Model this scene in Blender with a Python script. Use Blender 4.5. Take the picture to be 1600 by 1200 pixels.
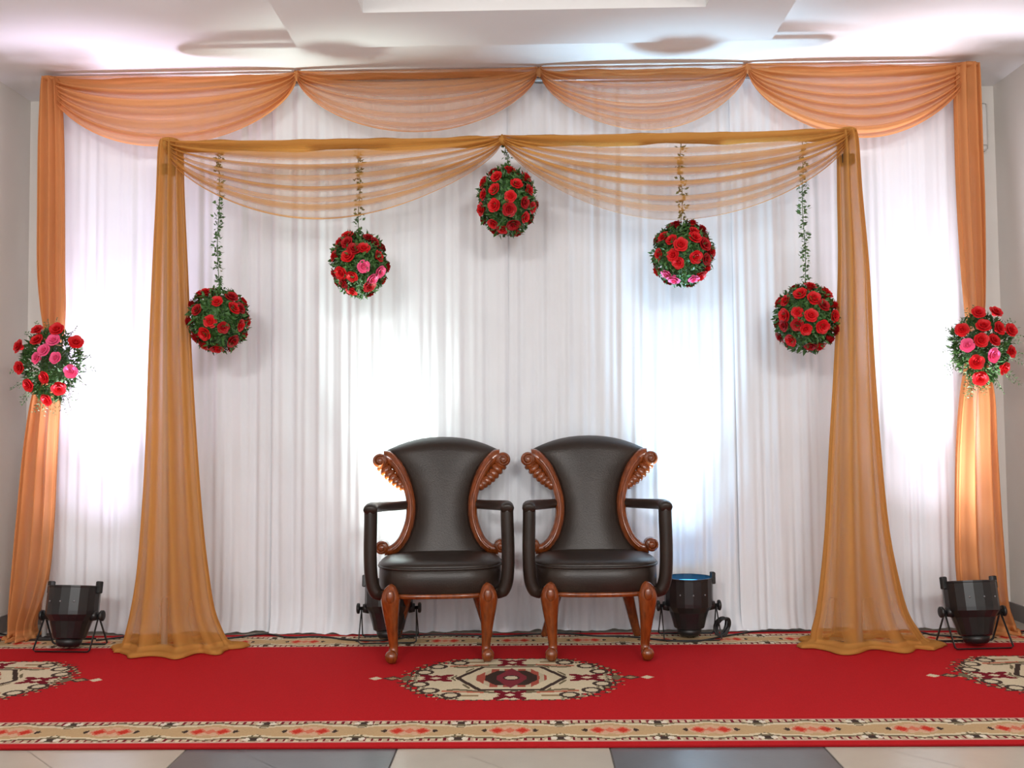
import bpy, math, random
import numpy as np
from mathutils import Vector, Matrix, Euler

for o in list(bpy.data.objects): bpy.data.objects.remove(o)
scene = bpy.context.scene
COL = scene.collection
R = math.radians
PI = math.pi

# ------------------------------------------------------------------ camera
FPX, CAM_H = 1500.0, 1.20
YAW, PITCH, ROLL = R(1.0), math.atan(70/FPX), R(0.57)
fwd = Vector((-math.sin(YAW)*math.cos(PITCH), math.cos(YAW)*math.cos(PITCH), math.sin(PITCH)))
rgt0 = fwd.cross(Vector((0,0,1))).normalized(); up0 = rgt0.cross(fwd)
rgt = rgt0*math.cos(ROLL) - up0*math.sin(ROLL)
upv = rgt.cross(fwd)
CAM = Vector((0,0,CAM_H))
cd = bpy.data.cameras.new('camera'); cam = bpy.data.objects.new('camera', cd); COL.objects.link(cam)
cd.sensor_width = 36; cd.lens = FPX/1600*36; cd.clip_start = .05
cam.matrix_world = Matrix.Translation(CAM) @ Matrix((rgt, upv, -fwd)).transposed().to_4x4()
scene.camera = cam

def P(px, py, Y):
    """world point on the vertical plane y = Y that the photograph shows at a pixel"""
    d = fwd + rgt*((px-800)/FPX) + upv*((600-py)/FPX)
    return CAM + d*((Y-CAM.y)/d.y)
def G(px, py, z=0.0):
    """world point on the floor height z"""
    d = fwd + rgt*((px-800)/FPX) + upv*((600-py)/FPX)
    return CAM + d*((z-CAM.z)/d.z)

# ------------------------------------------------------------------ world, room light, exposure
w = bpy.data.worlds.new('room_light'); scene.world = w; w.use_nodes = True
w.node_tree.nodes['Background'].inputs[0].default_value = (.98, .985, 1.0, 1)
w.node_tree.nodes['Background'].inputs[1].default_value = 1.2
vs = scene.view_settings
vs.view_transform = 'Standard'; vs.look = 'None'; vs.gamma = 1; vs.use_curve_mapping = False
vs.exposure = 0.50
def area(name, loc, target, size, power, col):
    l = bpy.data.lights.new(name, 'AREA'); l.energy = power; l.color = col; l.shape = 'RECTANGLE'; l.size, l.size_y = size
    o = bpy.data.objects.new(name, l); COL.objects.link(o); o.location = loc
    o.rotation_euler = (Vector(target)-Vector(loc)).to_track_quat('-Z', 'Y').to_euler()
    return o
# ceiling lamps of the hall, behind the photographer
area('hall_ceiling_lamp', (-1.6, -1.2, 3.2), (-.9, 3.6, .3), (1.2, .6), 95, (1, .97, .93))
area('hall_ceiling_lamp', (1.6, -1.2, 3.2), (.9, 3.6, .3), (1.2, .6), 95, (1, .97, .93))
PAR_POWER = 3.3

# ------------------------------------------------------------------ materials
def mat(name, col, rough=.5, metal=0, spec=.5, noise=0, nscale=20, bump=0, bscale=60, coat=0, sheen=0, stretch=None):
    m = bpy.data.materials.new(name); m.use_nodes = True
    nt = m.node_tree; b = nt.nodes['Principled BSDF']
    b.inputs['Base Color'].default_value = (*col, 1); b.inputs['Roughness'].default_value = rough
    b.inputs['Metallic'].default_value = metal; b.inputs['Specular IOR Level'].default_value = spec
    b.inputs['Coat Weight'].default_value = coat; b.inputs['Sheen Weight'].default_value = sheen
    if noise or bump:
        tc = nt.nodes.new('ShaderNodeTexCoord'); mp = nt.nodes.new('ShaderNodeMapping')
        nt.links.new(tc.outputs['Object'], mp.inputs[0])
        if stretch: mp.inputs['Scale'].default_value = stretch
    if noise:
        n = nt.nodes.new('ShaderNodeTexNoise'); n.inputs['Scale'].default_value = nscale; n.inputs['Detail'].default_value = 4
        nt.links.new(mp.outputs[0], n.inputs['Vector'])
        r = nt.nodes.new('ShaderNodeValToRGB')
        r.color_ramp.elements[0].color = (*[c*(1-noise) for c in col], 1); r.color_ramp.elements[0].position = .3
        r.color_ramp.elements[1].color = (*[min(1, c*(1+noise)) for c in col], 1); r.color_ramp.elements[1].position = .7
        nt.links.new(n.outputs['Fac'], r.inputs[0]); nt.links.new(r.outputs[0], b.inputs['Base Color'])
    if bump:
        n2 = nt.nodes.new('ShaderNodeTexNoise'); n2.inputs['Scale'].default_value = bscale; n2.inputs['Detail'].default_value = 3
        nt.links.new(mp.outputs[0], n2.inputs['Vector'])
        bp = nt.nodes.new('ShaderNodeBump'); bp.inputs['Strength'].default_value = bump; bp.inputs['Distance'].default_value = .01
        nt.links.new(n2.outputs['Fac'], bp.inputs['Height']); nt.links.new(bp.outputs[0], b.inputs['Normal'])
    return m

def cloth(name, col, trans=.35, sheer=True, weave=0.0):
    """woven cloth: diffuse + translucent; sheer cloth lets light through where the 'gather' attribute (gathering) is low"""
    m = bpy.data.materials.new(name); m.use_nodes = True
    nt = m.node_tree; nt.nodes.remove(nt.nodes['Principled BSDF'])
    out = nt.nodes['Material Output']
    d = nt.nodes.new('ShaderNodeBsdfDiffuse'); t = nt.nodes.new('ShaderNodeBsdfTranslucent')
    tc = nt.nodes.new('ShaderNodeTexCoord'); n = nt.nodes.new('ShaderNodeTexNoise'); n.inputs['Scale'].default_value = 3
    nt.links.new(tc.outputs['Object'], n.inputs['Vector'])
    rp = nt.nodes.new('ShaderNodeValToRGB')
    rp.color_ramp.elements[0].color = (*[c*.93 for c in col], 1); rp.color_ramp.elements[1].color = (*[min(1, c*1.05) for c in col], 1)
    nt.links.new(n.outputs['Fac'], rp.inputs[0])
    nt.links.new(rp.outputs[0], d.inputs[0]); nt.links.new(rp.outputs[0], t.inputs[0])
    mx = nt.nodes.new('ShaderNodeMixShader'); mx.inputs[0].default_value = trans
    nt.links.new(d.outputs[0], mx.inputs[1]); nt.links.new(t.outputs[0], mx.inputs[2])
    if sheer:
        a = nt.nodes.new('ShaderNodeAttribute'); a.attribute_name = 'gather'
        tr = nt.nodes.new('ShaderNodeBsdfTransparent'); m2 = nt.nodes.new('ShaderNodeMixShader')
        nt.links.new(a.outputs['Fac'], m2.inputs[0]); nt.links.new(tr.outputs[0], m2.inputs[1]); nt.links.new(mx.outputs[0], m2.inputs[2])
        nt.links.new(m2.outputs[0], out.inputs[0])
    else:
        nt.links.new(mx.outputs[0], out.inputs[0])
    return m

def emis(name, col, strength):
    m = bpy.data.materials.new(name); m.use_nodes = True
    b = m.node_tree.nodes['Principled BSDF']; b.inputs['Base Color'].default_value = (*col, 1)
    b.inputs['Emission Color'].default_value = (*col, 1); b.inputs['Emission Strength'].default_value = strength
    b.inputs['Roughness'].default_value = .2
    return m

M = dict(
    wall=mat('wall_paint', (.78, .74, .69), .75, noise=.03, nscale=2),
    ceiling=mat('ceiling_paint', (.86, .85, .85), .8, noise=.02, nscale=2),
    skirting=mat('skirting_tile', (.20, .18, .17), .4, noise=.1, nscale=8),
    tile_light=mat('beige_vitrified_tile', (.46, .42, .355), .28, noise=.06, nscale=5, bump=.02),
    tile_dark=mat('grey_vitrified_tile', (.125, .13, .14), .28, noise=.12, nscale=5, bump=.02),
    tile_pale=mat('pale_vitrified_tile', (.50, .46, .43), .3, noise=.06, nscale=5),
    grout=mat('grout', (.25, .23, .21), .9, noise=.1),
    leather=mat('dark_brown_leather', (.020, .0125, .009), .36, spec=.42, noise=.25, nscale=6, bump=.12, bscale=160),
    wood=mat('polished_mahogany', (.185, .040, .007), .24, noise=.35, nscale=9, coat=.5, stretch=(6, 6, 1)),
    black=mat('black_metal', (.011, .011, .011), .42, noise=.1),
    blackg=mat('black_glossy_metal', (.013, .013, .014), .3, noise=.1),
    steel=mat('galvanised_steel', (.35, .36, .38), .35, metal=.9, noise=.1),
    cable=mat('black_rubber', (.012, .012, .013), .5, noise=.1),
    plastic=mat('white_plastic', (.75, .73, .70), .4, noise=.02),
    rose=mat('red_rose_petal', (.58, .007, .011), .5, noise=.25, nscale=30, spec=.3),
    rose2=mat('deep_red_rose_petal', (.36, .004, .008), .55, noise=.25, nscale=30, spec=.3),
    pink=mat('pink_and_pinklit_petal', (.85, .10, .25), .5, noise=.2, nscale=30, spec=.3),  # partly own pink, partly stage light painted into red petals
    leaf=mat('green_leaf', (.040, .115, .022), .5, noise=.45, nscale=25),
    leaf2=mat('fern_leaf', (.07, .15, .045), .5, noise=.45, nscale=25),
    white=cloth('white_satin_cloth', (.83, .86, .91), .12, sheer=False),
    orange=cloth('peach_orange_sheer', (.78, .36, .14), .40),
    gold=cloth('golden_tan_sheer', (.66, .325, .085), .42),
)

# ------------------------------------------------------------------ geometry helpers
def link(name, me, m=None, parent=None):
    o = bpy.data.objects.new(name, me); COL.objects.link(o)
    if m and me is not None and not me.materials: me.materials.append(m)
    if parent: o.parent = parent
    return o
def mesh(name, verts, faces, smooth=True):
    me = bpy.data.meshes.new(name)
    me.from_pydata([tuple(v) for v in verts], [], faces); me.update()
    if smooth: me.polygons.foreach_set('use_smooth', [True]*len(me.polygons))
    return me
def empty(name, loc=(0,0,0), rz=0):
    o = bpy.data.objects.new(name, None); COL.objects.link(o); o.location = loc; o.rotation_euler = (0,0,rz)
    o.empty_display_size = .1
    return o
def tag(o, label, cat, group=None, kind=None):
    o['label'] = label
    if cat: o['category'] = cat
    if group: o['group'] = group
    if kind: o['kind'] = kind
    return o

class MB:
    def __init__(s): s.v, s.f = [], []
    def add(s, v, f):
        k = len(s.v); s.v += [Vector(p) for p in v]; s.f += [tuple(i+k for i in q) for q in f]; return s
    def build(s, name, m, parent=None, smooth=True): return link(name, mesh(name, s.v, s.f, smooth), m, parent)
    def loft(s, rings, cap=True, closed=True):
        n = len(rings[0]); v = [p for r in rings for p in r]; f = []
        for i in range(len(rings)-1):
            for j in range(n if closed else n-1):
                a, b = i*n+j, i*n+(j+1) % n
                f.append((a, b, b+n, a+n))
        if cap: f.append(tuple(range(n-1, -1, -1))); f.append(tuple(range((len(rings)-1)*n, len(rings)*n)))
        return s.add(v, f)
    def tube(s, pts, rad, n=10, flat=None, upref=None, cap=True):
        """tube along points; rad number, list or list of (rx, ry)"""
        pts = [Vector(p) for p in pts]; L = len(pts); rings = []; prev = None
        for i, p in enumerate(pts):
            t = (pts[min(i+1, L-1)]-pts[max(i-1, 0)]).normalized()
            if prev is None:
                a = Vector(upref) if upref else (Vector((0,0,1)) if abs(t.z) < .9 else Vector((0,1,0)))
            else: a = prev
            b = (a - t*a.dot(t)).normalized(); prev = b; c = t.cross(b)
            r = rad[i] if isinstance(rad, (list, tuple)) else rad
            rx, ry = r if isinstance(r, (list, tuple)) else (r, r)
            rings.append([p + c*(rx*math.cos(2*PI*k/n)) + b*(ry*math.sin(2*PI*k/n)) for k in range(n)])
        return s.loft(rings, cap)
    def lathe(s, prof, n=24, M4=None):
        rings = [[Vector((r*math.cos(2*PI*k/n), r*math.sin(2*PI*k/n), z)) for k in range(n)] for r, z in prof]
        if M4: rings = [[M4 @ p for p in r] for r in rings]
        return s.loft(rings)
    def box(s, lo, hi, bev=0, M4=None):
        x0, y0, z0 = lo; x1, y1, z1 = hi
        if bev:
            rings = []
            for z, b in ((z0, bev), (z0+bev, 0), (z1-bev, 0), (z1, bev)):
                c = []
                for (cx, cy, sx, sy) in ((x1, y1, -1, -1), (x0, y1, 1, -1), (x0, y0, 1, 1), (x1, y0, -1, 1)):
                    e = bev
                    if sx*sy > 0: c += [(cx+sx*(e+b), cy+sy*b, z), (cx+sx*b, cy+sy*(e+b), z)]
                    else: c += [(cx+sx*b, cy+sy*(e+b), z), (cx+sx*(e+b), cy+sy*b, z)]
                rings.append([Vector(p) for p in c])
            if M4: rings = [[M4 @ p for p in r] for r in rings]
            return s.loft(rings)
        v = [Vector((x, y, z)) for z in (z0, z1) for x, y in ((x0,y0),(x1,y0),(x1,y1),(x0,y1))]
        if M4: v = [M4 @ p for p in v]
        return s.add(v, [(3,2,1,0),(4,5,6,7),(0,1,5,4),(1,2,6,5),(2,3,7,6),(3,0,4,7)])
    def ball(s, c, r, n=12, m=8):
        r = r if isinstance(r, (tuple, list)) else (r, r, r); c = Vector(c); rings = []
        for i in range(m+1):
            th = PI*(i+.02*(i == 0)-.02*(i == m))/m
            rings.append([c+Vector((r[0]*math.sin(th)*math.cos(2*PI*k/n), r[1]*math.sin(th)*math.sin(2*PI*k/n), -r[2]*math.cos(th))) for k in range(n)])
        return s.loft(rings)

def smoothpts(pts, k=4):
    """Catmull-Rom through tuples of any length"""
    pts = [np.array(p, float) for p in pts]; out = []
    for i in range(len(pts)-1):
        p0 = pts[max(i-1, 0)]; p1 = pts[i]; p2 = pts[i+1]; p3 = pts[min(i+2, len(pts)-1)]
        for j in range(k):
            t = j/k
            out.append(.5*((2*p1)+(-p0+p2)*t+(2*p0-5*p1+4*p2-p3)*t*t+(-p0+3*p1-3*p2+p3)*t**3))
    out.append(pts[-1]); return out

def density(me, vals):
    a = me.attributes.new('gather', 'FLOAT', 'POINT'); a.data.foreach_set('value', np.clip(np.array(vals, dtype=np.float32), 0, 1))

def grid_mesh(name, pts, nu, nv, dens=None, closed=False):
    """pts index = v*nu+u"""
    f = []
    for v in range(nv-1):
        for u in range(nu if closed else nu-1):
            a = v*nu+u; b = v*nu+(u+1) % nu
            f.append((a, b, b+nu, a+nu))
    me = mesh(name, pts, f)
    if dens is not None: density(me, dens)
    return me

# ------------------------------------------------------------------ room shell
XL, XR, YB, YF, ZC = -3.20, 2.97, 6.06, -3.0, 3.345
def struct(name, mb, m, smooth=False):
    o = mb.build(name, m, None, smooth); o['kind'] = 'structure'; return o
tag(struct('wall_back', MB().box((XL-.15, YB, 0), (XR+.15, YB+.15, ZC)), M['wall']), 'cream painted wall behind the white curtain', None)
tag(struct('wall_left', MB().box((XL-.15, YF, 0), (XL, YB, ZC)), M['wall']), 'cream side wall at the left edge of the stage', None)
tag(struct('wall_right', MB().box((XR, YF, 0), (XR+.15, YB, ZC)), M['wall']), 'cream side wall at the right edge of the stage', None)
tag(struct('ceiling', MB().box((XL-.15, YF, ZC), (XR+.15, YB+.15, ZC+.15)), M['ceiling']), 'white ceiling washed by the stage lights', None)
for nm, a, b in (('baseboard_left', (XL, YF, 0), (XL+.012, YB, .10)), ('baseboard_right', (XR-.012, YF, 0), (XR, YB, .10)), ('baseboard_back', (XL+.012, YB-.012, 0), (XR-.012, YB, .10))):
    tag(struct(nm, MB().box(a, b), M['skirting']), 'dark tiled skirting along the %s wall' % nm.split('_')[1], None)
fl = struct('floor', MB().box((XL-.15, YF, -.15), (XR+.15, YB+.15, -.006)), M['grout'])
tag(fl, 'chequered floor of beige and grey square tiles', None)
TS = .80
x_ref = G(622, 1167).x % TS
tiles = {}
def tile_mesh(m):
    return MB().box((.0015, .0015, -.006), (TS-.0015, TS-.0015, 0), .0012)
Yrow0 = 3.06
for kind in ('tile_light', 'tile_dark'):
    mb = tile_mesh(kind); me = mesh('tile', mb.v, mb.f, False); me.materials.append(M[kind]); tiles[kind] = me
k0 = round((G(622, 1167).x-x_ref)/TS)
for j in range(-4, 5):
    for i in range(-6, 6):
        x = x_ref+i*TS; y = Yrow0+j*TS
        if x+TS < XL+.05 or x > XR or y > YB: continue
        kind = 'tile_light' if (i-k0+j) % 2 == 0 else 'tile_dark'
        if j >= 2: kind = 'tile_light'
        o = bpy.data.objects.new('tile', tiles[kind]); COL.objects.link(o); o.parent = fl; o.location = (x, y, 0)
        sx = 1
        if x < XL: o.location.x = XL; sx = (x+TS-XL)/TS
        if x+TS > XR: sx = (XR-x)/TS
        o.scale.x = sx
        if y+TS > YB: o.scale.y = (YB-y)/TS

# dropped ceiling tray: a ring of boards under the ceiling
zt = 3.23
pl, pr = P(465, 68, 4.99), P(1205, 50, 4.99)
x0, x1, yf = pl.x, pr.x, 4.99
tray = MB()
tray.box((x0, yf-.42, zt), (x1, yf, ZC)); tray.box((x0, 1.2, zt), (x0+.42, yf-.42, ZC)); tray.box((x1-.42, 1.2, zt), (x1, yf-.42, ZC)); tray.box((x0+.42, 1.2, zt), (x1-.42, 1.62, ZC))
t = struct('trim_1', tray, M['ceiling']); tag(t, 'dropped white false ceiling tray above the stage', None)

# ------------------------------------------------------------------ carpet with woven pattern (colour of the yarn per knot)
def build_carpet():
    CY0, CY1 = 3.665, 5.66; CX0, CX1 = -3.14, 2.87; TH = .009
    dx, dy = .0042, .0085
    nx = int((CX1-CX0)/dx); ny = int((CY1-CY0)/dy)
    xs = CX0+(np.arange(nx)+.5)*(CX1-CX0)/nx; ys = CY0+(np.arange(ny)+.5)*(CY1-CY0)/ny
    X, Y = np.meshgrid(xs, ys)
    red = np.array((.45, .011, .015)); cream = np.array((.64, .55, .38)); dark = np.array((.045, .028, .022)); maroon = np.array((.17, .008, .018))
    tan = np.array((.50, .34, .18)); olive = np.array((.16, .13, .075)); salmon = np.array((.60, .17, .10))
    C = np.empty(X.shape+(3,)); C[:] = red
    rng = np.random.default_rng(4)
    def put(mask, col): C[mask] = col
    mid = (CY0+CY1)/2; H = (CY1-CY0)/2
    D = H-np.abs(Y-mid)                     # distance from the long edge
    # ---- border band
    b0, b1 = .055, .325
    band = (D > b0) & (D < b1); q = (D-b0)/(b1-b0)   # 0 outer .. 1 inner
    per = .397; xo = P(797, 1138, 3.9).x
    ph = ((X-xo)/per+.5) % 1.0-.5; ap = np.abs(ph)    # 0 in the middle of a lozenge
    put(band, tan)
    c = np.abs(q-.5)
    wob = .30+.055*np.cos(2*PI*ph)+.02*np.cos(6*PI*ph)
    put(band & (c < wob) & (c > wob-.075), cream)
    put(band & (c >= wob) & (c < wob+.05), olive)
    outer = band & (c >= wob+.05)
    put(outer, np.array((.50, .36, .25)))
    chk = (np.sin(X*2*PI/.046)*np.sin((q*8+.3*np.sin(X*60))*PI) > .12)
    put(outer & chk, cream); put(outer & (np.sin(X*2*PI/.031+1) > .55) & (c < .46), maroon)
    put(outer & (c > .475), np.array((.55, .30, .26)))
    for s_ in (0, 1):
        # repeats between the lozenges
        e = ((ap-.5)/.085)**2+((c-.36)/.085)**2
        put(band & (e < 1), olive); put(band & (e < .55), dark*1.2)
        e2 = ((ap-.435)/.032)**2+((c-.36)/.06)**2
        put(band & (e2 < 1), np.array((.72, .66, .55)))
        e3 = ((ap-.5)/.05)**2+((c-.20)/.05)**2; put(band & (e3 < 1) & (e3 > .4), olive)
    # lozenge centre: three salmon diamonds, dark dashes beyond
    e = (ap/.215)**2+(c/.19)**2; put(band & (e < .9), np.array((.60, .36, .23)))
    for px_, sx, sy, col in ((0, .06, .12, salmon), (.125, .085, .18, salmon)):
        dd = np.abs(ap-px_)/sx+c/sy; put(band & (dd < 1), col)
    dd = np.abs(ap-.125)/.06+c/.11; put(band & (dd < 1), np.array((.52, .035, .02)))
    dd = np.abs(ap-.25)/.04+c/.08; put(band & (dd < 1), dark)
    e = (ap/.23)**2+(c/.2)**2; put(band & (e > .86) & (e < 1.0), np.array((.62, .40, .28)))
    # ---- medallions
    mx0 = G(799, 1060).x; my = mid-.005
    for mx in (mx0, mx0-2.655, mx0+2.655):
        u = (X-mx)/.475; v = (Y-my)/.37; au, av = np.abs(u), np.abs(v)
        near = (au < 1.6) & (av < 1.2)
        if not near.any(): continue
        # stepped lobed outline
        step = np.floor(av*8)/8
        edge = np.sqrt(np.clip(1-step**2*.86, 0, 1))*1.0+.035*np.sin(av*38)
        inside = (au < edge) & (av < 1.0)
        rim = (au < edge+.11) & (av < 1.04) & ~inside
        put(rim & near, red)
        put(rim & (np.sin(u*52)*np.sin(v*30) > -.15), dark*1.3)
        put(rim & (np.sin(u*52)*np.sin(v*30) > .55), tan)
        put(inside, cream)
        e_in = edge-au
        put(inside & (e_in < .075), olive); put(inside & (e_in < .045), cream); put(inside & (e_in < .02), dark)
        # corner scroll lines
        wv = .62+.06*np.sin(au*9)
        put(inside & (np.abs(av-wv) < .035) & (au > .12) & (au < .62), olive)
        wv2 = .70-.18*(au-.2)
        put(inside & (np.abs(av-wv2) < .028) & (au > .25) & (au < .66), salmon*.8)
        put(inside & (np.abs(av-.83) < .03) & (au > .30) & (au < .6), tan*.6)
        ring = np.maximum(au/.57+av/1.35, np.maximum(au/.56, av/.60))
        put(inside & (ring < 1.0) & (ring > .90), dark*1.2)
        put(inside & (ring < 1.09) & (ring > 1.03) & (np.sin(u*40) > 0), olive)
        # side, top and bottom maroon flowers
        for (fx, fy, sx, sy) in ((.76, 0, .17, .18), (0, .80, .155, .19)):
            d1 = np.abs(au-fx)/sx+np.abs(av-fy)/sy
            star = np.maximum(np.abs(au-fx)/sx, np.abs(av-fy)/sy)
            put((star < 1) & (np.abs(np.abs(au-fx)/sx-np.abs(av-fy)/sy) < .38), maroon)
            put(d1 < .85, maroon); put(d1 < .36, cream)
        # lobes at the rim: pale eyes with dark outline
        for (fx, fy) in ((.90, .30), (.78, .60), (.56, .80)):
            e = ((au-fx)/.10)**2+((av-fy)/.13)**2
            put((e < 1), dark*1.3); put((e < .38), cream*.95)
        # heart
        e = np.maximum(au/.40+av/.9, np.maximum(au/.36, av/.44)); put(e < 1, salmon*.45+maroon*.6)
        put((np.sin(u*46) > .3) & (e < 1) & (e > .8), cream*.8)
        e = np.maximum(au/.31+av/.7, np.maximum(au/.26, av/.36)); put(e < 1, dark)
        e = np.maximum(au/.18+av/.5, au/.15); put(e < 1, np.array((.20, .03, .04)))
        e = (au/.085)**2+(av/.12)**2; put(e < 1, dark); put(e < .55, cream*.9)
        # pendant tips
        d1 = np.abs(au-1.20)/.11+av/.11; put(d1 < 1, dark*1.4); put(d1 < .55, tan*.8)
        d1 = np.abs(au-1.06)/.06+av/.16; put(d1 < 1, olive)
        d1 = np.abs(au-1.37)/.07+av/.09; put(d1 < 1, cream)
    C *= (1+.10*(rng.random(X.shape)-.5))[..., None]
    # mesh: shared vertices, colour per face corner
    vx = np.linspace(CX0, CX1, nx+1); vy = np.linspace(CY0, CY1, ny+1)
    VX, VY = np.meshgrid(vx, vy)
    co = np.stack([VX, VY, np.full(VX.shape, TH)], -1).reshape(-1, 3)
    idx = np.arange((nx+1)*(ny+1)).reshape(ny+1, nx+1)
    quads = np.stack([idx[:-1, :-1], idx[:-1, 1:], idx[1:, 1:], idx[1:, :-1]], -1).reshape(-1, 4)
    nv, nf = len(co), len(quads)
    # sides and underside
    lo = np.array([(CX0, CY0, .001), (CX1, CY0, .001), (CX1, CY1, .001), (CX0, CY1, .001)])
    co = np.vstack([co, lo]); cr = [idx[0, 0], idx[0, -1], idx[-1, -1], idx[-1, 0]]
    extra = np.array([(nv+3, nv+2, nv+1, nv), (nv, nv+1, cr[1], cr[0]), (nv+1, nv+2, cr[2], cr[1]), (nv+2, nv+3, cr[3], cr[2]), (nv+3, nv, cr[0], cr[3])])
    quads = np.vstack([quads, extra])
    me = bpy.data.meshes.new('carpet'); me.vertices.add(len(co)); me.vertices.foreach_set('co', co.ravel())
    me.loops.add(len(quads)*4); me.loops.foreach_set('vertex_index', quads.ravel().astype(np.int32))
    me.polygons.add(len(quads)); me.polygons.foreach_set('loop_start', np.arange(0, len(quads)*4, 4, dtype=np.int32))
    me.polygons.foreach_set('loop_total', np.full(len(quads), 4, dtype=np.int32)); me.update(calc_edges=True)
    fc = np.vstack([C.reshape(-1, 3), np.tile(red*.6, (5, 1))])
    ca = me.attributes.new('yarn', 'FLOAT_COLOR', 'FACE')
    ca.data.foreach_set('color', np.hstack([fc, np.ones((len(fc), 1))]).astype(np.float32).ravel())
    m = mat('carpet_pile', (.4, .01, .01), .95, bump=.25, bscale=350, spec=.1)
    nt = m.node_tree; a = nt.nodes.new('ShaderNodeAttribute'); a.attribute_name = 'yarn'
    nt.links.new(a.outputs['Color'], nt.nodes['Principled BSDF'].inputs['Base Color'])
    o = link('carpet', me, m)
    tag(o, 'red carpet with cream medallions and patterned border under the chairs', 'carpet')
build_carpet()
CZ = .009

# ------------------------------------------------------------------ white backdrop curtain (hung in panels)
def build_backdrop():
    root = empty('backdrop_curtain', (0, 5.745, 0)); tag(root, 'floor length pleated white backdrop curtain behind the chairs', 'curtain')
    rng = random.Random(3)
    xa, xb = P(84, 600, 5.78).x, P(1520, 600, 5.78).x
    ztop = 3.298
    npan = 4
    for p in range(npan):
        a = xa+(xb-xa)*p/npan-(.04 if p else 0); b = xa+(xb-xa)*(p+1)/npan
        nu, nv = 190, 64
        comps = [(rng.uniform(16, 30), rng.uniform(0, 6), .006), (rng.uniform(38, 60), rng.uniform(0, 6), .007), (rng.uniform(70, 110), rng.uniform(0, 6), .005), (rng.uniform(120, 150), rng.uniform(0, 6), .0035)]
        drift = [rng.uniform(-1, 1) for _ in range(4)]
        pts = []
        for j in range(nv):
            t = j/(nv-1)
            for i in range(nu):
                s = i/(nu-1); x = a+(b-a)*s
                z = ztop*(1-t)
                am = .55+.5*t
                y = 0
                for (fq, ph, A), dr in zip(comps, drift):
                    y += A*am*math.sin(fq*(x+.05*dr*t*t)+ph+dr*t*2.5*math.sin(x*1.7+dr))
                y += .012*math.sin(x*2.3+p)*t
                # large soft folds that break towards the floor
                y -= .012*t**3*(1+math.sin(x*7+p*2+1.2*math.sin(x*3)))
                fy = y
                if z < .14:                     # trailing hem on the floor
                    k = (.14-z)/.14
                    fy = y-.030*k**1.6*(1.2+.7*math.sin(x*5+p)+.6*math.sin(x*13+2*p))
                    z = max(.010, z-.02*k)+.016*k*(1+math.sin(x*31+2*math.sin(x*11)))*(1-k*.75)
                pts.append((x, fy+(-.012 if p % 2 else .006), z))
        link('curtain_panel', grid_mesh('curtain_panel', pts, nu, nv), M['white'], root)
    root.location = (0, 5.745, 0)
build_backdrop()

# ------------------------------------------------------------------ pipe frames inside the drapes
YFR, YOU = 5.28, 5.62
def frame(name, label, pL, pR, Y, zt, r):
    root = empty(name, ((pL+pR)/2, Y, 0)); tag(root, label, 'frame', 'pipe frames')
    h = (pR-pL)/2
    for s in (-1, 1):
        MB().tube([(s*h, 0, .012), (s*h, 0, zt)], r, 12).build('post', M['plastic'], root)
        MB().box((s*h-.09, -.09, .010), (s*h+.09, .09, .016)).build('base_plate', M['black'], root, False)
        MB().box((s*h-.035, -.035, zt-.16), (s*h+.035, .035, zt-.10), .006).build('clamp', M['black'], root, False)
    MB().tube([(-h-.03, 0, zt), (h+.03, 0, zt)], r, 12).build('crossbar', M['steel'], root)
fL, fR = P(262, 222, YFR), P(1322, 205, YFR)
frame('pipe_frame', 'lower metal pipe frame inside the golden drapes, holding the flower balls', fL.x, fR.x, YFR, (fL.z+fR.z)/2-.03, .018)
oL, oR = P(80, 124, YOU), P(1508, 102, YOU)
frame('pipe_frame', 'taller metal pipe frame inside the peach drapes at the back', oL.x, oR.x, YOU, (oL.z+oR.z)/2-.045, .015)

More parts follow.
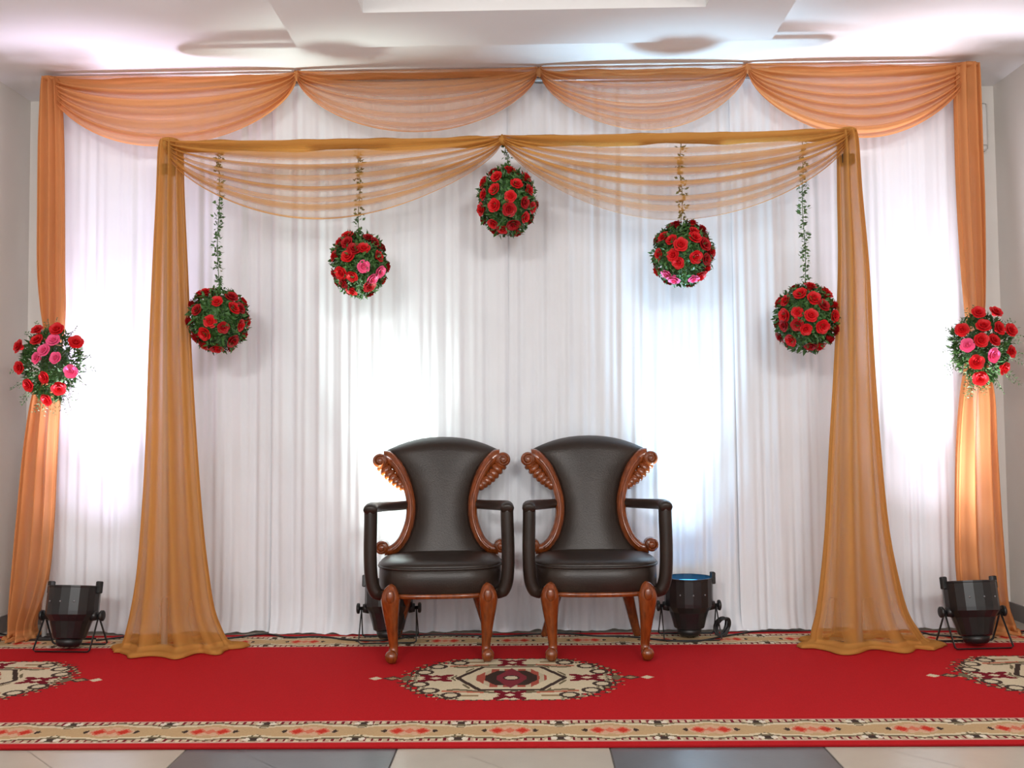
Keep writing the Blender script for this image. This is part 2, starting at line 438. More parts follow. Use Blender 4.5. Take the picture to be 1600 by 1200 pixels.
# ------------------------------------------------------------------ swags
def swag(label, pa, pb, Y, drop_px, m, base, nf, skew=1.0, p=.55, seed=0, ridge_gain=.45, rollr=.020, sheer_mid=0.0):
    """pa, pb pinch pixels; cloth hangs in catenary folds between them"""
    rng = random.Random(seed)
    A, B = P(*pa, Y), P(*pb, Y); span = B-A; D = drop_px*Y/FPX
    root = empty('fabric_swag', ((A+B)/2)); root.location = (A+B)/2
    tag(root, label, 'swag', 'draped swags')
    O = (A+B)/2
    nu, nv = 90, 110; pts = []; den = []
    offs = [rng.uniform(-.25, .25) for _ in range(nf+2)]
    wid = [rng.uniform(.6, 1.3) for _ in range(nf+2)]
    hts = [rng.uniform(.55, 1.0) for _ in range(nf+2)]
    for j in range(nv):
        v = j/(nv-1)
        for i in range(nu):
            u = .004+.992*i/(nu-1)
            s = max(1e-4, math.sin(PI*u**skew))**p
            e = math.exp(-u/.10)+math.exp(-(1-u)/.10)
            ph = v*nf
            r = 0
            for k in range(nf+1):
                c = k+offs[k]+.35*math.sin(PI*u+offs[k]*9)*offs[k]*2
                r = max(r, hts[k]*math.exp(-((ph-c)/(.33*wid[k]))**4))
            hem = math.exp(-((1-v)/.025)**2)
            h = v**.92
            sag_shift = .02*math.sin(2*PI*u+seed)*v
            x = A.x+span.x*u; z = A.z+span.z*u-.012-D*s*h*(1+sag_shift)-.03*e*(v-.5)
            y = Y-.035-.045*math.sin(PI*u)*v-(.042*r*(1-.5*e))-.006*math.sin(40*v+u*6)
            pts.append((x-O.x, y-O.y, z-O.z))
            mid = base-sheer_mid*math.sin(PI*u)*(1-v)
            d = mid+ridge_gain*r+.5*min(1, e)+.25*hem
            den.append(min(.97, max(.12, d)))
    link('drape', grid_mesh('drape', pts, nu, nv, den), m, root)
    # cloth rolled round the crossbar
    mb = MB(); path = []; rad = []
    for i in range(41):
        u = i/40; q = A+span*u-O
        path.append((q.x, q.y+.0, q.z-.022+.004*math.sin(u*17+seed)))
        e = min(1, 3+8*min(u, 1-u)); rr = rollr*(1+.10*math.sin(u*23+seed)+.06*math.sin(u*51))
        k = min(1, .45+min(u, 1-u)*9)
        rad.append((rr*.95*k, rr*1.05*k))
    mb.tube(path, rad, 14)
    me = mesh('top_wrap', mb.v, mb.f); density(me, [.94]*len(mb.v)); link('top_wrap', me, m, root)
    # gathered knot at the left pinch
    mb = MB(); mb.ball((A.x-O.x, A.y-O.y-.03, A.z-O.z-.02), (.028, .024, .030), 14, 8)
    vv = [p_+Vector((0, .004*math.sin(p_.x*400), .004*math.sin(p_.x*300))) for p_ in mb.v]
    me = mesh('gathered_knot', vv, mb.f); density(me, [.97]*len(vv)); link('gathered_knot', me, m, root)
    return root

swag('peach sheer swag at the left end of the tall back frame', (82, 124), (466, 116), YOU, 120, M['orange'], .66, 6, .98, .55, 1, .30)
swag('peach sheer swag second from left on the tall back frame', (466, 116), (840, 110), YOU, 104, M['orange'], .42, 6, 1.0, .58, 2, .40, sheer_mid=.12)
swag('peach sheer swag third from left on the tall back frame', (843, 110), (1165, 105), YOU, 104, M['orange'], .42, 7, 1.0, .58, 3, .40, sheer_mid=.1)
swag('peach sheer swag at the right end of the tall back frame', (1165, 105), (1508, 101), YOU, 118, M['orange'], .68, 7, 1.0, .55, 4, .28)
swag('golden sheer swag on the left half of the lower front frame', (262, 224), (785, 216), YFR, 126, M['gold'], .21, 7, .93, .62, 5, .66, rollr=.030)
swag('golden sheer swag on the right half of the lower front frame', (785, 216), (1325, 205), YFR, 138, M['gold'], .21, 7, 1.05, .62, 6, .66, rollr=.030)

# ------------------------------------------------------------------ pillar drapes
def pillar_drape(label, rows, Y, m, depth0, depth1, base, seed, nfold=9, puddle=.0, gain=.35, zfloor=.012, tie=None, famp=.08):
    rng = random.Random(seed)
    sm = smoothpts(rows, 9)
    root_p = P((rows[-1][1]+rows[-1][2])/2, rows[-1][0], Y)
    root = empty('pillar_drape', (root_p.x, Y, 0)); tag(root, label, 'drape', 'pillar drapes')
    nu = 132; pts = []; den = []; nv = 0
    phs = [rng.uniform(0, 6.28) for _ in range(5)]
    zt = P((sm[0][1]+sm[0][2])/2, sm[0][0], Y).z
    last = None
    def ringvals(xl, xr, z, t, flare=0, dadd=0, dep=None):
        cx, hw = (xl+xr)/2, (xr-xl)/2
        d = (depth0+(depth1-depth0)*t) if dep is None else dep
        for i in range(nu):
            a = 2*PI*i/nu
            f = math.sin(nfold*a+phs[0]+1.2*math.sin(2*a+phs[1])+.5*t)
            f2 = math.sin((2*nfold+3)*a+phs[2]+t*2)
            k = 1+(famp+.05*t)*f+.03*f2
            cxs = math.copysign(abs(math.cos(a))**.85, math.cos(a))
            x = cx+hw*cxs*(1+.02*f2); y = -d*math.sin(a)*k*(1+.9*f*.18)+d*.1
            fl = flare*(1+.35*math.sin(3*a+phs[3])+.25*math.sin(7*a+phs[4])+.15*f)
            x += fl*math.cos(a); y += -fl*.75*math.sin(a)
            pts.append((x-root_p.x, y, z))
            stripe = .5+.5*math.sin(nfold*a+phs[0]+1.2*math.sin(2*a+phs[1])+.5*t+.8)
            den.append(min(.95, base*(1-.35*t)+gain*stripe**3+.35*max(0, abs(cxs)-.86)/.14+dadd+.35*math.exp(-t/.05)))
    for k, (py, xl, xr) in enumerate(sm):
        t = k/(len(sm)-1)
        A, B = P(xl, py, Y), P(xr, py, Y); z = max((A.z+B.z)/2, zfloor+.02)
        hw = (B.x-A.x)/2
        dep = (depth0+(depth1-depth0)*t)
        if tie is not None: dep = min(dep, hw*1.3)
        ringvals(A.x, B.x, z, t, 0, .45*max(0, (t-.965)/.035), dep); nv += 1; last = (A.x, B.x)
    if puddle:
        for q, (fz, ff) in enumerate(((.030, .25), (.034, .55), (.026, .85), (.012, 1.0), (.011, .8), (.011, .45))):
            ringvals(last[0], last[1], zfloor+fz-.010, 1, puddle*ff, .55); nv += 1
    me = grid_mesh('draped_cloth', pts, nu, nv, den, True)
    link('draped_cloth', me, m, root)
    # gathered ties at the top
    mb = MB(); c = P((rows[0][1]+rows[0][2])/2, rows[0][0], Y); hw = (P(rows[0][2], rows[0][0], Y).x-P(rows[0][1], rows[0][0], Y).x)/2
    mb.ball((c.x-root_p.x, -.01, c.z-.005), (hw*.94, depth0*.9, .020), 20, 10)
    me = mesh('top_gather', mb.v, mb.f); density(me, [.92]*len(mb.v)); link('top_gather', me, m, root)
    return root

pillar_drape('golden sheer drape flaring to the carpet on the left front post',
    [(220, 250, 282), (240, 247, 285), (300, 245, 286), (420, 239, 291), (560, 233, 297), (700, 228, 305), (820, 221, 314), (900, 214, 323), (955, 205, 332), (990, 197, 345), (1003, 193, 352)],
    YFR, M['gold'], .05, .13, .66, 11, 8, .075)
pillar_drape('golden sheer drape flaring to the carpet on the right front post',
    [(204, 1308, 1338), (225, 1309, 1342), (300, 1310, 1347), (420, 1311, 1358), (560, 1305, 1366), (700, 1297, 1376), (820, 1291, 1388), (900, 1284, 1403), (955, 1277, 1418), (985, 1270, 1435), (998, 1268, 1445)],
    YFR, M['gold'], .05, .13, .66, 12, 8, .075)
pillar_drape('peach drape tied back with roses at the left end of the stage',
    [(124, 66, 92), (150, 64, 94), (220, 61, 97), (320, 60, 98), (420, 60, 98), (480, 65, 98), (530, 72, 94), (570, 70, 92), (620, 52, 90), (700, 39, 86), (800, 29, 82), (880, 22, 76), (930, 18, 66), (970, 16, 52), (985, 17, 50)],
    YOU-.04, M['orange'], .05, .08, .80, 13, 9, .022, .20, tie=True, famp=.22)
pillar_drape('peach drape tied back with roses at the right end of the stage',
    [(102, 1493, 1530), (130, 1492, 1532), (220, 1494, 1535), (320, 1498, 1538), (420, 1505, 1538), (480, 1511, 1536), (520, 1514, 1534), (560, 1513, 1538), (620, 1503, 1553), (700, 1497, 1558), (800, 1495, 1564), (880, 1496, 1570), (940, 1502, 1575), (965, 1505, 1582), (975, 1506, 1586)],
    YOU-.04, M['orange'], .05, .08, .80, 14, 9, .022, .20, tie=True, famp=.22)

# ------------------------------------------------------------------ roses, leaves, flower balls, bouquets
def rose_mesh(seed):
    rng = random.Random(seed); mb = MB()
    def petal(ang, r0, r1, z0, z1, wid, curl):
        nu_, nv_ = 5, 4; v = []
        for j in range(nv_):
            t = j/(nv_-1)
            rr = r0+(r1-r0)*(t**1.3)+curl*max(0, t-.6)
            zz = z0+(z1-z0)*math.sin(t*PI*.5)-curl*.5*max(0, t-.75)
            for i in range(nu_):
                s = i/(nu_-1)*2-1
                wv = wid*(.55+.75*math.sin(PI*(.18+.62*t)))
                a = ang+s*wv
                k = 1-.12*s*s*t; zt_ = zz*(1-.16*s*s*t)
                v.append((rr*k*math.cos(a), rr*k*math.sin(a), zt_))
        f = [(j*nu_+i, j*nu_+i+1, (j+1)*nu_+i+1, (j+1)*nu_+i) for j in range(nv_-1) for i in range(nu_-1)]
        mb.add(v, f)
    for k in range(3): petal(k*2.1+rng.random(), .08, .20, .0, .92, 1.0, -.05)
    for k in range(4): petal(k*1.57+rng.random()*.5, .16, .40, -.05, .88, .85, .06)
    for k in range(5): petal(k*1.257+rng.random()*.4, .25, .68, -.15, .76, .72, .22)
    for k in range(5): petal(k*1.257+.6+rng.random()*.4, .30, .92, -.25, .52, .68, .32)
    mb.ball((0, 0, .1), (.34, .34, .5), 8, 5)
    return mesh('rose', mb.v, mb.f)
ROSES = {}
for key in ('rose', 'rose2', 'pink'):
    for sd in range(3):
        me = rose_mesh(sd); me.materials.append(M[key]); ROSES[key, sd] = me
def put_rose(parent, pos, nrm, r, key, rng):
    o = bpy.data.objects.new('rose', ROSES[key, rng.randrange(3)]); COL.objects.link(o); o.parent = parent
    o.location = pos; o.scale = (r, r, r*.95)
    q = Vector(nrm).normalized().to_track_quat('Z', 'Y').to_matrix() @ Matrix.Rotation(rng.uniform(0, 6.28), 3, 'Z')
    o.rotation_euler = q.to_euler()
    return o
def leaf(mb, p, d, n, L, W):
    """folded pointed leaf"""
    d = Vector(d).normalized(); n = Vector(n); s = d.cross(n)
    if s.length < 1e-3: s = d.orthogonal()
    s.normalize(); n = s.cross(d)
    p = Vector(p)
    mb.add([p, p+d*L*.45+s*W+n*W*.35, p+d*L-n*L*.12, p+d*L*.45-s*W+n*W*.35, p+d*L*.5], [(0, 1, 4), (1, 2, 4), (2, 3, 4), (3, 0, 4)])
def rdir(rng):
    v = Vector((rng.gauss(0, 1), rng.gauss(0, 1), rng.gauss(0, 1))); return v.normalized()

def flower_ball(label, zoom, scale, origin, bounds, pts, pinks, top_px, seed, bright=()):
    rng = random.Random(seed)
    cvt = lambda zx, zy: (origin[0]+zx/scale, origin[1]+zy/scale)
    bx0, by0 = cvt(bounds[0], bounds[1]); bx1, by1 = cvt(bounds[2], bounds[3])
    Y = YFR+.03; c = P((bx0+bx1)/2, (by0+by1)/2, Y); px = Y/FPX
    rx, rz = (bx1-bx0)/2*px, (by1-by0)/2*px; ry = rx
    root = empty('flower_ball', c); tag(root, label, 'flower ball', 'hanging rose balls')
    core = .72
    MB().ball((0, 0, 0), (rx*core, ry*core, rz*core), 20, 12).build('leafy_core', M['leaf'], root)
    mb = MB()
    for k in range(1900):
        n = rdir(rng); p = Vector((n.x*rx, n.y*ry, n.z*rz))*rng.uniform(.70, .90)
        d = (n*rng.uniform(.25, 1.0)+rdir(rng)*.9)
        leaf(mb, p, d, n, rng.uniform(.022, .042), rng.uniform(.005, .010))
    o = mb.build('leaves', M['leaf'], root, False); o['kind'] = 'stuff'
    used = []
    for k, (zx, zy) in enumerate(pts):
        qx, qy = cvt(zx, zy); dx = (qx-(bx0+bx1)/2)*px/rx; dz = -(qy-(by0+by1)/2)*px/rz
        L = math.hypot(dx, dz)
        if L > .93: dx *= .93/L; dz *= .93/L
        dy = -math.sqrt(max(0, 1-dx*dx-dz*dz))
        n = Vector((dx, dy, dz)); used.append(n)
        r = rng.uniform(.033, .041)
        nn = Vector((n.x/rx, n.y/ry, n.z/rz)).normalized()+rdir(rng)*.22
        put_rose(root, Vector((n.x*rx, n.y*ry, n.z*rz))*.84, nn, r, 'pink' if k in pinks else rng.choice(['rose', 'rose', 'rose2']), rng)  # pinks: red roses coloured pink to paint in stage light from below
    N = 40
    for k in range(N):                       # the side away from the camera
        zz = 1-2*(k+.5)/N; a = k*2.39996; q = math.sqrt(1-zz*zz); n = Vector((q*math.cos(a), q*math.sin(a), zz))
        if n.y < .08 or min((n-u).length for u in used) < .32: continue
        put_rose(root, Vector((n.x*rx, n.y*ry, n.z*rz))*.84, n+rdir(rng)*.2, rng.uniform(.033, .041), rng.choice(['rose', 'rose2']), rng)
    # hanging garland
    tz = P(*top_px, Y).z-c.z
    stem = [(.006*math.sin(t*9+seed), .004*math.cos(t*7), rz*.8+(tz-rz*.8)*t) for t in [i/16 for i in range(17)]]
    MB().tube(stem, .0022, 6).build('hanging_stem', M['leaf'], root)
    mb = MB(); n_l = int(max(24, (tz-rz*.8)/.0030))
    for k in range(n_l):
        t = rng.random(); i = min(15, int(t*16)); p = Vector(stem[i]).lerp(Vector(stem[i+1]), t*16-i)
        a = rng.uniform(0, 6.28); d = Vector((math.cos(a), math.sin(a), rng.uniform(-.8, .9)))
        p = p+d*rng.uniform(0, .014)*(1+math.sin(t*40+seed))
        leaf(mb, p, d, rdir(rng), rng.uniform(.016, .030), rng.uniform(.005, .009))
    o = mb.build('garland_leaves', M['leaf2'], root, False); o['kind'] = 'stuff'
    return root

Z1 = (3.1575, (270, 200)); Z2 = (6.0, (700, 200)); Z3 = (3.3333, (980, 220))
flower_ball('red rose ball hanging lowest at the left beside the left front drape', None, *Z1, (66, 772, 382, 1122),
    [(130,790),(175,805),(260,860),(320,830),(95,860),(340,895),(375,885),(152,908),(90,962),(230,975),(295,1005),(365,985),(135,1050),(195,1037),(170,1095),(235,1110),(330,1085)], (), (341, 222), 21)
flower_ball('red rose ball with lower roses tinted pink as if lamplit, second from left under the swag', None, *Z1, (772, 496, 1068, 848),
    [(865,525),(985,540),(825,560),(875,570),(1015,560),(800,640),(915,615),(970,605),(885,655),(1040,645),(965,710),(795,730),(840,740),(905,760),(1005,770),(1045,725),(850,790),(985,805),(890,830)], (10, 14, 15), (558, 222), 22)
flower_ball('red rose ball hanging highest, from the centre knot of the front frame', None, *Z2, (255, 335, 850, 1045),
    [(410,385),(455,475),(585,390),(755,460),(290,480),(660,570),(785,610),(320,655),(435,625),(600,705),(740,755),(820,785),(290,800),(430,795),(580,840),(410,955),(510,1010),(620,970),(740,900)], (), (785, 222), 23)
flower_ball('red rose ball second from right under the front swag, base roses tinted pink as if lamplit', None, *Z3, (118, 404, 456, 772),
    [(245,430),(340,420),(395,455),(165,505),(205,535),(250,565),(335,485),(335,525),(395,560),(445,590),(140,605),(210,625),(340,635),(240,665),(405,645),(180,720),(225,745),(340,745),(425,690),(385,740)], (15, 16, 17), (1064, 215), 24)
flower_ball('red rose ball hanging lowest at the right beside the right front drape', None, *Z3, (760, 728, 1102, 1122),
    [(935,750),(870,795),(935,825),(1025,795),(800,825),(985,870),(1065,860),(1060,925),(785,915),(840,905),(910,930),(785,970),(840,975),(885,1005),(980,990),(1075,1000),(825,1060),(930,1095),(985,1095),(1040,750),(1055,1060)], (), (1256, 212), 25)

def bouquet(label, scale, origin, pts, pinks, centre, ext, tail, seed):
    rng = random.Random(seed); Y = YOU-.20
    c = P(*centre, Y); root = empty('rose_bouquet', c); tag(root, label, 'bouquet', 'bouquets on the drapes')
    px = Y/FPX; rx, rz = ext[0]*px, ext[1]*px
    MB().ball((0, .06, 0), (rx*.42, .05, rz*.5), 16, 10).build('leafy_core', M['leaf'], root)
    MB().tube([(.045*math.cos(a), .135+.055*math.sin(a), 0) for a in [i*2*PI/20 for i in range(21)]], .006, 8).build('tie_band', M['leaf'], root)
    mb = MB()
    for k in range(1500):
        n = rdir(rng); n.y = -abs(n.y) if rng.random() < .8 else n.y
        tp = 1-.35*max(0, -n.z)
        p = Vector((n.x*rx*.86*tp, n.y*.075+.03, n.z*rz*.86))*rng.uniform(.75, 1.0)
        leaf(mb, p, n+rdir(rng)*.8, rdir(rng), rng.uniform(.025, .045), rng.uniform(.004, .009))
    o = mb.build('leaves', M['leaf'], root, False); o['kind'] = 'stuff'
    mb = MB()
    for k in range(34):                      # feathery fern sprigs
        a = rng.uniform(0, 2*PI); d = Vector((math.cos(a), -.25+rng.uniform(-.3, .3), math.sin(a)*1.05)).normalized()
        st = Vector((math.cos(a)*rx*.75, rng.uniform(-.03, .05), math.sin(a)*rz*.75)); Ls = rng.uniform(.07, .12)
        sprig(mb, st, d, Ls, rng)
    for k in range(6): sprig(mb, Vector((tail[0]*px+rng.uniform(-.02, .02), .02, -rz*.55)), Vector((rng.uniform(-.25, .25), -.1, -1)), tail[1]*px*rng.uniform(.7, 1.0), rng)
    o = mb.build('fern_sprigs', M['leaf2'], root, False); o['kind'] = 'stuff'
    for k, (zx, zy) in enumerate(pts):
        q = P(origin[0]+zx/scale, origin[1]+zy/scale, Y)-c
        dx, dz = q.x/rx, q.z/rz; dy = -math.sqrt(max(.1, 1-.6*(dx*dx+dz*dz)))*.10
        q = P(origin[0]+zx/scale, origin[1]+zy/scale, Y+dy)-c
        put_rose(root, (q.x, dy, q.z), Vector((dx*.7, -1, dz*.7))+rdir(rng)*.3, rng.uniform(.036, .043), 'pink' if k in pinks else 'rose', rng)
def sprig(mb, st, d, L, rng):
    d = d.normalized(); n = int(L/.009); side = d.cross(rdir(rng)).normalized()
    e = st+d*L+Vector((0, 0, -.02))
    mb.tube([st, st.lerp(e, .5)+Vector((0, 0, .006)), e], [.0014, .0011, .0006], 4)
    for k in range(n):
        t = k/n; p = st.lerp(e, t); s_ = side if k % 2 else -side
        leaf(mb, p, d*.6+s_+rdir(rng)*.25, rdir(rng), .024*(1-.6*t)+.006, .0032)
bouquet('pink and red rose bouquet tied on the left peach drape', 5.455, (0, 460),
    [(325,315),(490,305),(325,400),(460,400),(645,415),(180,450),(385,485),(330,545),(485,545),(180,625),(610,655),(390,705),(260,770),(500,795),(410,890)], (3, 6, 7, 8, 10), (78, 570), (56, 66), (14, 22), 31)
bouquet('mostly red rose bouquet with ferns tied on the right peach drape', 5.0, (1440, 440),
    [(440,250),(570,250),(315,380),(480,355),(590,370),(685,385),(460,460),(555,465),(360,500),(545,575),(685,550),(425,630),(630,670),(455,750)], (8, 9), (1535, 545), (54, 62), (2, 34), 32)

# ------------------------------------------------------------------ throne chairs
def make_chair(label, loc, rz):
    root = empty('throne_chair', loc, rz); tag(root, label, 'chair', 'leather throne chairs')
    W, Lm = M['wood'], M['leather']
    def outline(a, bf, bb, n=40, e=.62, bow=.0):
        out = []
        for k in range(n):
            t = 2*PI*k/n; cx, sx = math.cos(t), math.sin(t)
            b = bf if sx < 0 else bb
            out.append((a*math.copysign(abs(cx)**e, cx)*(1-.06*max(0, sx)), b*math.copysign(abs(sx)**e, sx)))
        return out
    o0 = outline(.325, .29, .24)
    ring = lambda s, z, o=o0, dy=-.02: [Vector((x*s, y*s+dy, z)) for x, y in o]
    # seat base, cushion, piping, wooden rail
    MB().loft([ring(.97, .345), ring(1.0, .36), ring(1.005, .42), ring(1.0, .472), ring(.96, .478)]).build('seat_base', Lm, root)
    cu = [ring(.985, .474), ring(1.002, .482), ring(.985, .492)]
    for s, z in ((.93, .503), (.8, .512), (.6, .519), (.35, .523), (.1, .525)): cu.append(ring(s, z))
    MB().loft(cu).build('seat_cushion', Lm, root)
    pp = ring(1.008, .475); MB().tube(pp+[pp[0]], .006, 8).build('piping', Lm, root)
    MB().loft([ring(.94, .322), ring(.985, .326), ring(1.0, .338), ring(.985, .348), ring(.9, .349)]).build('seat_rail', W, root)
    # backrest pad: hourglass
    plane = lambda z: .175+(z-.5)*.30
    wz = [(.47, .285), (.52, .255), (.572, .212), (.65, .178), (.72, .165), (.80, .168), (.89, .192), (.975, .238), (1.03, .295), (1.07, .335), (1.2, .34)]
    def hw(z):
        for (a, b), (c, d) in zip(wz, wz[1:]):
            if z <= c: return b+(d-b)*max(0, (z-a)/(c-a))
        return wz[-1][1]
    rings = []; nt_ = 34
    for j in range(nt_+1):
        t = j/nt_; rr = []
        for k in range(40):
            a = 2*PI*k/40; ca, sa = math.cos(a), math.sin(a)
            sx = math.copysign(abs(ca)**.92, ca)
            zt_ = 1.148-.075*abs(sx)**2.2
            z = .47+(zt_-.47)*min(1, t)
            top = max(0, (t-.90)/.10); sh = math.sqrt(max(.02, 1-top**2))
            x = sx*hw(min(z, 1.07))*(1-.05*(1-sh))
            th = (.088 if sa < 0 else .03)*sh
            y = plane(z)+th*math.copysign(abs(sa)**.95, sa)
            rr.append(Vector((x, y, z)))
        rings.append(rr)
    MB().loft(rings).build('backrest', Lm, root)
    # carved side rails with scrolls
    cl = [(-.330, 1.034), (-.302, 1.030), (-.25, .978), (-.205, .893), (-.178, .804), (-.174, .722), (-.186, .651), (-.22, .572), (-.27, .525), (-.315, .520)]
    cs = smoothpts(cl, 4)
    for s in (1, -1):
        pts = [(s*x, plane(z)-.045, z) for x, z in cs]
        n = len(pts); rad = [(.027+.014*max(0, 1-i/14)+.004*max(0, (i-n+8)/8), .036) for i in range(n)]
        rail = MB().tube(pts, rad, 12, upref=(0, 1, 0)).build('side_rail', W, root)
        # raised bead along the rail
        MB().tube([(x, y-.033, z) for x, y, z in pts[5:-4]], .008, 8).build('bead', W, rail)
        for (kx, kz, kr) in ((-.352, 1.016, .041), (-.330, .540, .038)):
            M4 = Matrix.Translation((s*kx, plane(kz)-.045, kz)) @ Matrix.Rotation(PI/2, 4, 'X')
            sc = MB().lathe([(.001, -.046), (kr*.7, -.046), (kr, -.036), (kr, .036), (kr*.85, .046), (kr*.6, .044), (kr*.5, .050), (.001, .054)], 20, M4).build('scroll', W, root)
            sp = [(s*(kx)+kr*(.85-.06*q)*math.cos(q*s+1), plane(kz)-.045-.050, kz+kr*(.85-.06*q)*math.sin(q*s+1)) for q in [i*.5 for i in range(24)]]
            MB().tube(sp, .0035, 6).build('volute', W, sc)
        # acanthus leaves under the top scroll
        for k in range(7):
            t = k/6; ax, az = -.338+.118*t, .985-.118*t-.012*math.sin(t*PI)
            M4 = Matrix.Translation((s*ax, plane(az)-.045, az)) @ Matrix.Rotation(s*(.85-.3*t), 4, 'Y')
            b = MB().ball((0, 0, 0), (.026, .036-.008*t, .040-.012*t), 12, 8)
            b.v = [M4 @ Vector((p.x*(1+.18*math.sin(p.z*260)), p.y, p.z)) for p in b.v]
            b.build('carved_leaf', W, root)
    # padded arms and fronts
    for s in (1, -1):
        path = smoothpts([(s*.185, .235, .765), (s*.25, .13, .768), (s*.315, -.03, .777), (s*.350, -.17, .785), (s*.352, -.262, .786), (s*.352, -.300, .775)], 4)
        n = len(path); rad = [(.026+.012*i/n, .026+.004*i/n) for i in range(n)]; rad[-1] = (.024, .018); rad[-2] = (.034, .027)
        MB().tube(path, rad, 14, upref=(0, 0, 1)).build('armrest', Lm, root)
        path = smoothpts([(s*.352, -.258, .775), (s*.353, -.258, .70), (s*.356, -.255, .58), (s*.354, -.25, .46), (s*.345, -.245, .39), (s*.325, -.24, .350), (s*.295, -.235, .338)], 4)
        n = len(path); rad = [(.040, .034) if i < n-4 else (.036-.004*(i-n+4), .030) for i in range(n)]
        MB().tube(path, rad, 14, upref=(1, 0, 0)).build('arm_support', Lm, root)
        # side panel under the arm, between seat and support
        # cabriole front leg
        lp = smoothpts([(s*.243, -.270, .400, .006), (s*.246, -.285, .378, .032), (s*.250, -.292, .335, .049), (s*.249, -.290, .285, .045), (s*.245, -.280, .21, .035), (s*.240, -.268, .13, .0265), (s*.237, -.264, .075, .023), (s*.240, -.272, .045, .027), (s*.243, -.282, .030, .026), (s*.243, -.284, .0015, .020)], 4)
        leg = MB().tube([tuple(p[:3]) for p in lp], [float(p[3]) for p in lp], 14).build('front_leg', W, root)
        MB().ball((s*.246, -.300, .036), (.033, .030, .034), 14, 10).build('foot_scroll', W, leg)
        MB().ball((s*.248, -.338, .345), (.022, .012, .034), 10, 8).build('knee_carving', W, leg)
        # sabre rear leg
        lp = smoothpts([(s*.175, .17, .35, .036), (s*.19, .185, .30, .036), (s*.215, .215, .20, .031), (s*.24, .255, .10, .027), (s*.268, .315, .0015, .023)], 4)
        MB().tube([tuple(p[:3]) for p in lp], [float(p[3]) for p in lp], 12).build('rear_leg', W, root)
    return root
cl_ = G(682, 1038); cr_ = G(936, 1035)
make_chair('dark leather throne chair on the left, further from the blue-rimmed stage lamp', (cl_.x, cl_.y+.285, CZ), R(3.5))
make_chair('dark leather throne chair on the right, beside the blue-rimmed stage lamp', (cr_.x, cr_.y+.285, CZ), R(.5))

# ------------------------------------------------------------------ stage lamps (par cans)
def par_can(label, px, py, tilt, yawd, col, power, lens_col, lens_s, cone=46, aim=9, spill=.085, zb=CZ):
    g = G(px, py, zb); root = empty('stage_lamp', (g.x, g.y, zb), R(yawd)); tag(root, label, 'stage lamp', 'floor stage lamps')
    B, Gm = M['black'], M['blackg']
    piv = Vector((0, 0, .185))
    T = Matrix.Translation(piv) @ Matrix.Rotation(-R(tilt), 4, 'X')      # +z of the can leans away to the curtain
    # drum with rolled rim, open at the top
    prof = [(.066, -.135), (.085, -.125), (.098, -.075), (.110, -.035), (.136, .0), (.137, .02), (.137, .145), (.140, .148), (.140, .156), (.131, .156), (.131, .04), (.12, .02), (.001, .02)]
    MB().lathe(prof, 18, T @ Matrix.Rotation(PI/18, 4, 'Z')).build('drum', Gm, root, False)
    MB().lathe([(.001, -.175), (.050, -.172), (.064, -.160), (.070, -.130), (.001, -.130)], 24, T).build('rear_cap', B, root)
    MB().lathe([(.001, .118), (.128, .118), (.128, .124), (.001, .128)], 28, T).build('lens', emis('lamp_lens', lens_col, lens_s), root)
    for s in (-1, 1):
        # clips that hold the colour frame
        MB().box((s*.140-.013, -.020, .115), (s*.140+.013, .020, .182), .004, T).build('frame_clip', B, root, False)
        # pivot, knob
        M4 = Matrix.Translation(piv+Vector((s*.135, 0, -.005))) @ Matrix.Rotation(s*PI/2, 4, 'Y')
        kn = MB().lathe([(.001, 0), (.010, 0), (.010, .030), (.026, .030), (.030, .034), (.030, .044), (.022, .048), (.001, .048)], 16, M4).build('knob', B, root)
        # boss on the drum
        MB().lathe([(.001, -.02), (.03, -.02), (.024, .012), (.001, .012)], 14, M4).build('pivot_boss', B, root)
    # double yoke: two flat hoops that stand on the floor
    for sy, lean in ((-1, .105), (1, .085)):
        h = [(-.155, 0, .180), (-.158, sy*lean*.5, .095), (-.160, sy*lean, .014), (-.148, sy*lean, .006), (.148, sy*lean, .006), (.160, sy*lean, .014), (.158, sy*lean*.5, .095), (.155, 0, .180)]
        MB().tube(h, [(.0035, .0075)]*len(h), 8, upref=(0, 1, 0)).build('yoke', B, root)
    # rivets
    for a in (-2.1, -1.57, -1.05):
        MB().ball(T @ Vector((.138*math.cos(a), .138*math.sin(a), .07)), .005, 8, 6).build('rivet', M['steel'], root)
    # the narrow beam of the lamp and the wide spill around it
    for nm, cn, pw in (('lamp_beam', cone, power), ('lamp_spill', 96, power*spill)):
        l = bpy.data.lights.new(nm, 'SPOT'); l.energy = pw*PAR_POWER; l.color = col; l.spot_size = R(cn); l.spot_blend = 1.0; l.shadow_soft_size = .09
        lo = bpy.data.objects.new(nm, l); COL.objects.link(lo); lo.parent = root
        lo.matrix_local = T @ Matrix.Translation((0, 0, .150)) @ Matrix.Rotation(R(tilt-aim), 4, 'X') @ Matrix.Rotation(PI, 4, 'X')
    return root
par_can('black stage lamp standing in front of the left peach drape', 112, 1013, 11.5, -4, (.84, .76, 1.0), 105, (.95, .9, 1), 3)
par_can('black stage lamp half hidden behind the left chair legs', 608, 1000, 11.5, 3, (.84, 1.0, .93), 80, (.9, 1, .95), 3, aim=4, cone=48)
par_can('black stage lamp with blue lit rim right of the right chair', 1077, 996, 1, 2, (.48, .78, 1.0), 95, (.06, .42, .95), 2.6, aim=4, cone=48)
par_can('black stage lamp standing in front of the right peach drape', 1521, 1008, 11.5, 5, (.90, .87, 1.0), 105, (.95, .9, 1), 3)

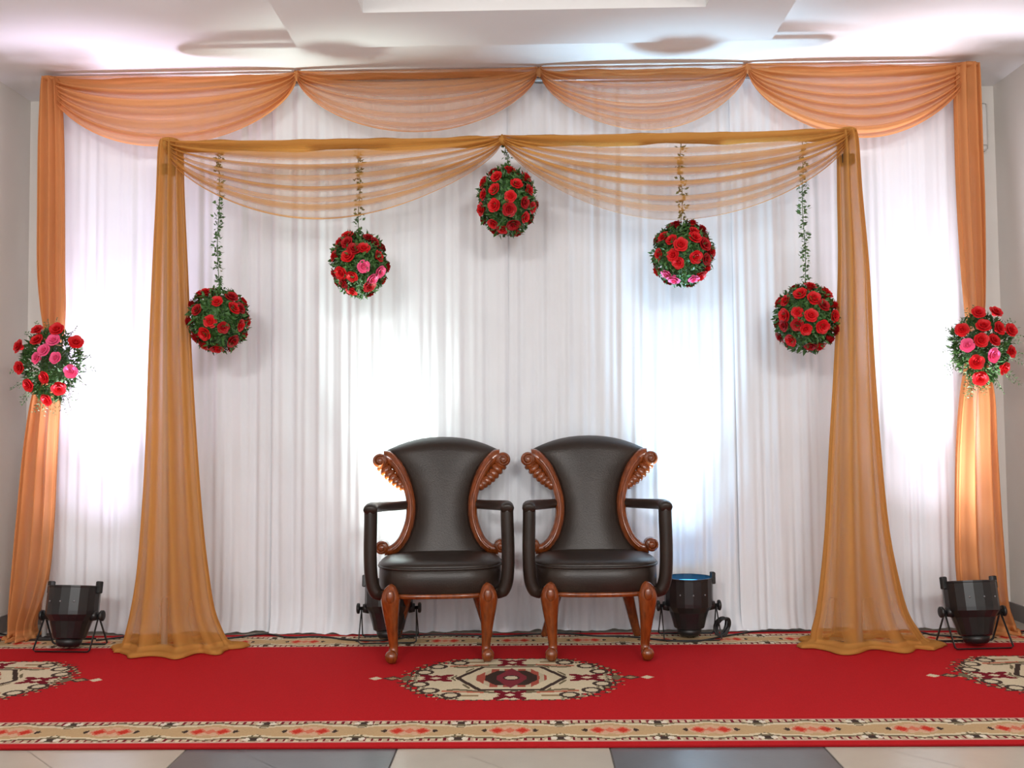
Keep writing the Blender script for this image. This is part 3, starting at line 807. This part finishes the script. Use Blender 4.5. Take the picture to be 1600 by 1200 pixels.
# ------------------------------------------------------------------ cables
def cable(label, pix, r=.005, z=None):
    pts = []
    for (x, y) in pix:
        g = G(x, y, .006); zz = r+.001+(CZ if 3.665 < g.y < 5.66 else 0)
        pts.append((g.x, g.y, zz))
    pts = [tuple(p) for p in smoothpts(pts, 6)]
    o0 = Vector(pts[0]); o = MB().tube([Vector(p)-o0 for p in pts], r, 8).build('power_cable', M['cable'])
    o.location = o0; tag(o, label, 'cable', 'black power cables'); return o
cable('black power cable along the floor left of the first stage lamp', [(-20, 985), (20, 994), (60, 997), (110, 1000), (150, 1000)])
cable('short black power cable between the left stage lamp and left golden drape', [(150, 1003), (175, 1000), (205, 996), (225, 995)])
cable('long black power cable snaking behind the chairs between the golden drapes', [(352, 1000), (372, 998), (415, 993), (450, 998), (500, 997), (545, 1002), (600, 1003), (660, 995), (720, 995), (790, 996), (840, 993), (880, 992), (930, 996), (980, 997), (1040, 1003), (1090, 1004), (1135, 996), (1160, 992), (1180, 989), (1230, 988), (1262, 987), (1290, 987)])
cable('black power cable between the right golden drape and right stage lamp', [(1440, 990), (1455, 994), (1480, 996), (1510, 998), (1560, 992), (1620, 988)])
# coiled cable bundle leaning by the blue lamp
g = G(1129, 995, CZ); mb = MB(); rng = random.Random(8)
for k in range(5):
    pts = []
    tl = rng.uniform(-.15, .15); oy = rng.uniform(-.02, .02); sx = rng.uniform(.030, .040); sz = rng.uniform(.046, .054)
    for i in range(25):
        a = 2*PI*i/24; pts.append((sx*math.cos(a)+.22*sz*math.sin(a)+.004*k-.008, oy+tl*.05*math.sin(a)+.012*math.cos(2*a), .058+sz*math.sin(a)))
    mb.tube(pts, .0058, 7)
coil = mb.build('cable_coil', M['cable']); coil.location = g
tag(coil, 'coiled bundle of black cable standing beside the blue-rimmed stage lamp', 'cable')

# ------------------------------------------------------------------ white box on the back wall
a, b = P(1520, 160, YB-.09), P(1546, 234, YB-.09)
bx = empty('wall_box', ((a.x+b.x)/2, YB, b.z)); tag(bx, 'white wall box peeking out behind the right peach drape', 'wall box')
hwx, hz = (b.x-a.x)/2, a.z-b.z
MB().box((-hwx, -.09, 0), (hwx, -.001, hz), .010).build('housing', M['plastic'], bx, False)
MB().box((-hwx+.012, -.096, .03), (hwx-.012, -.089, hz-.03), .003).build('cover', M['plastic'], bx, False)
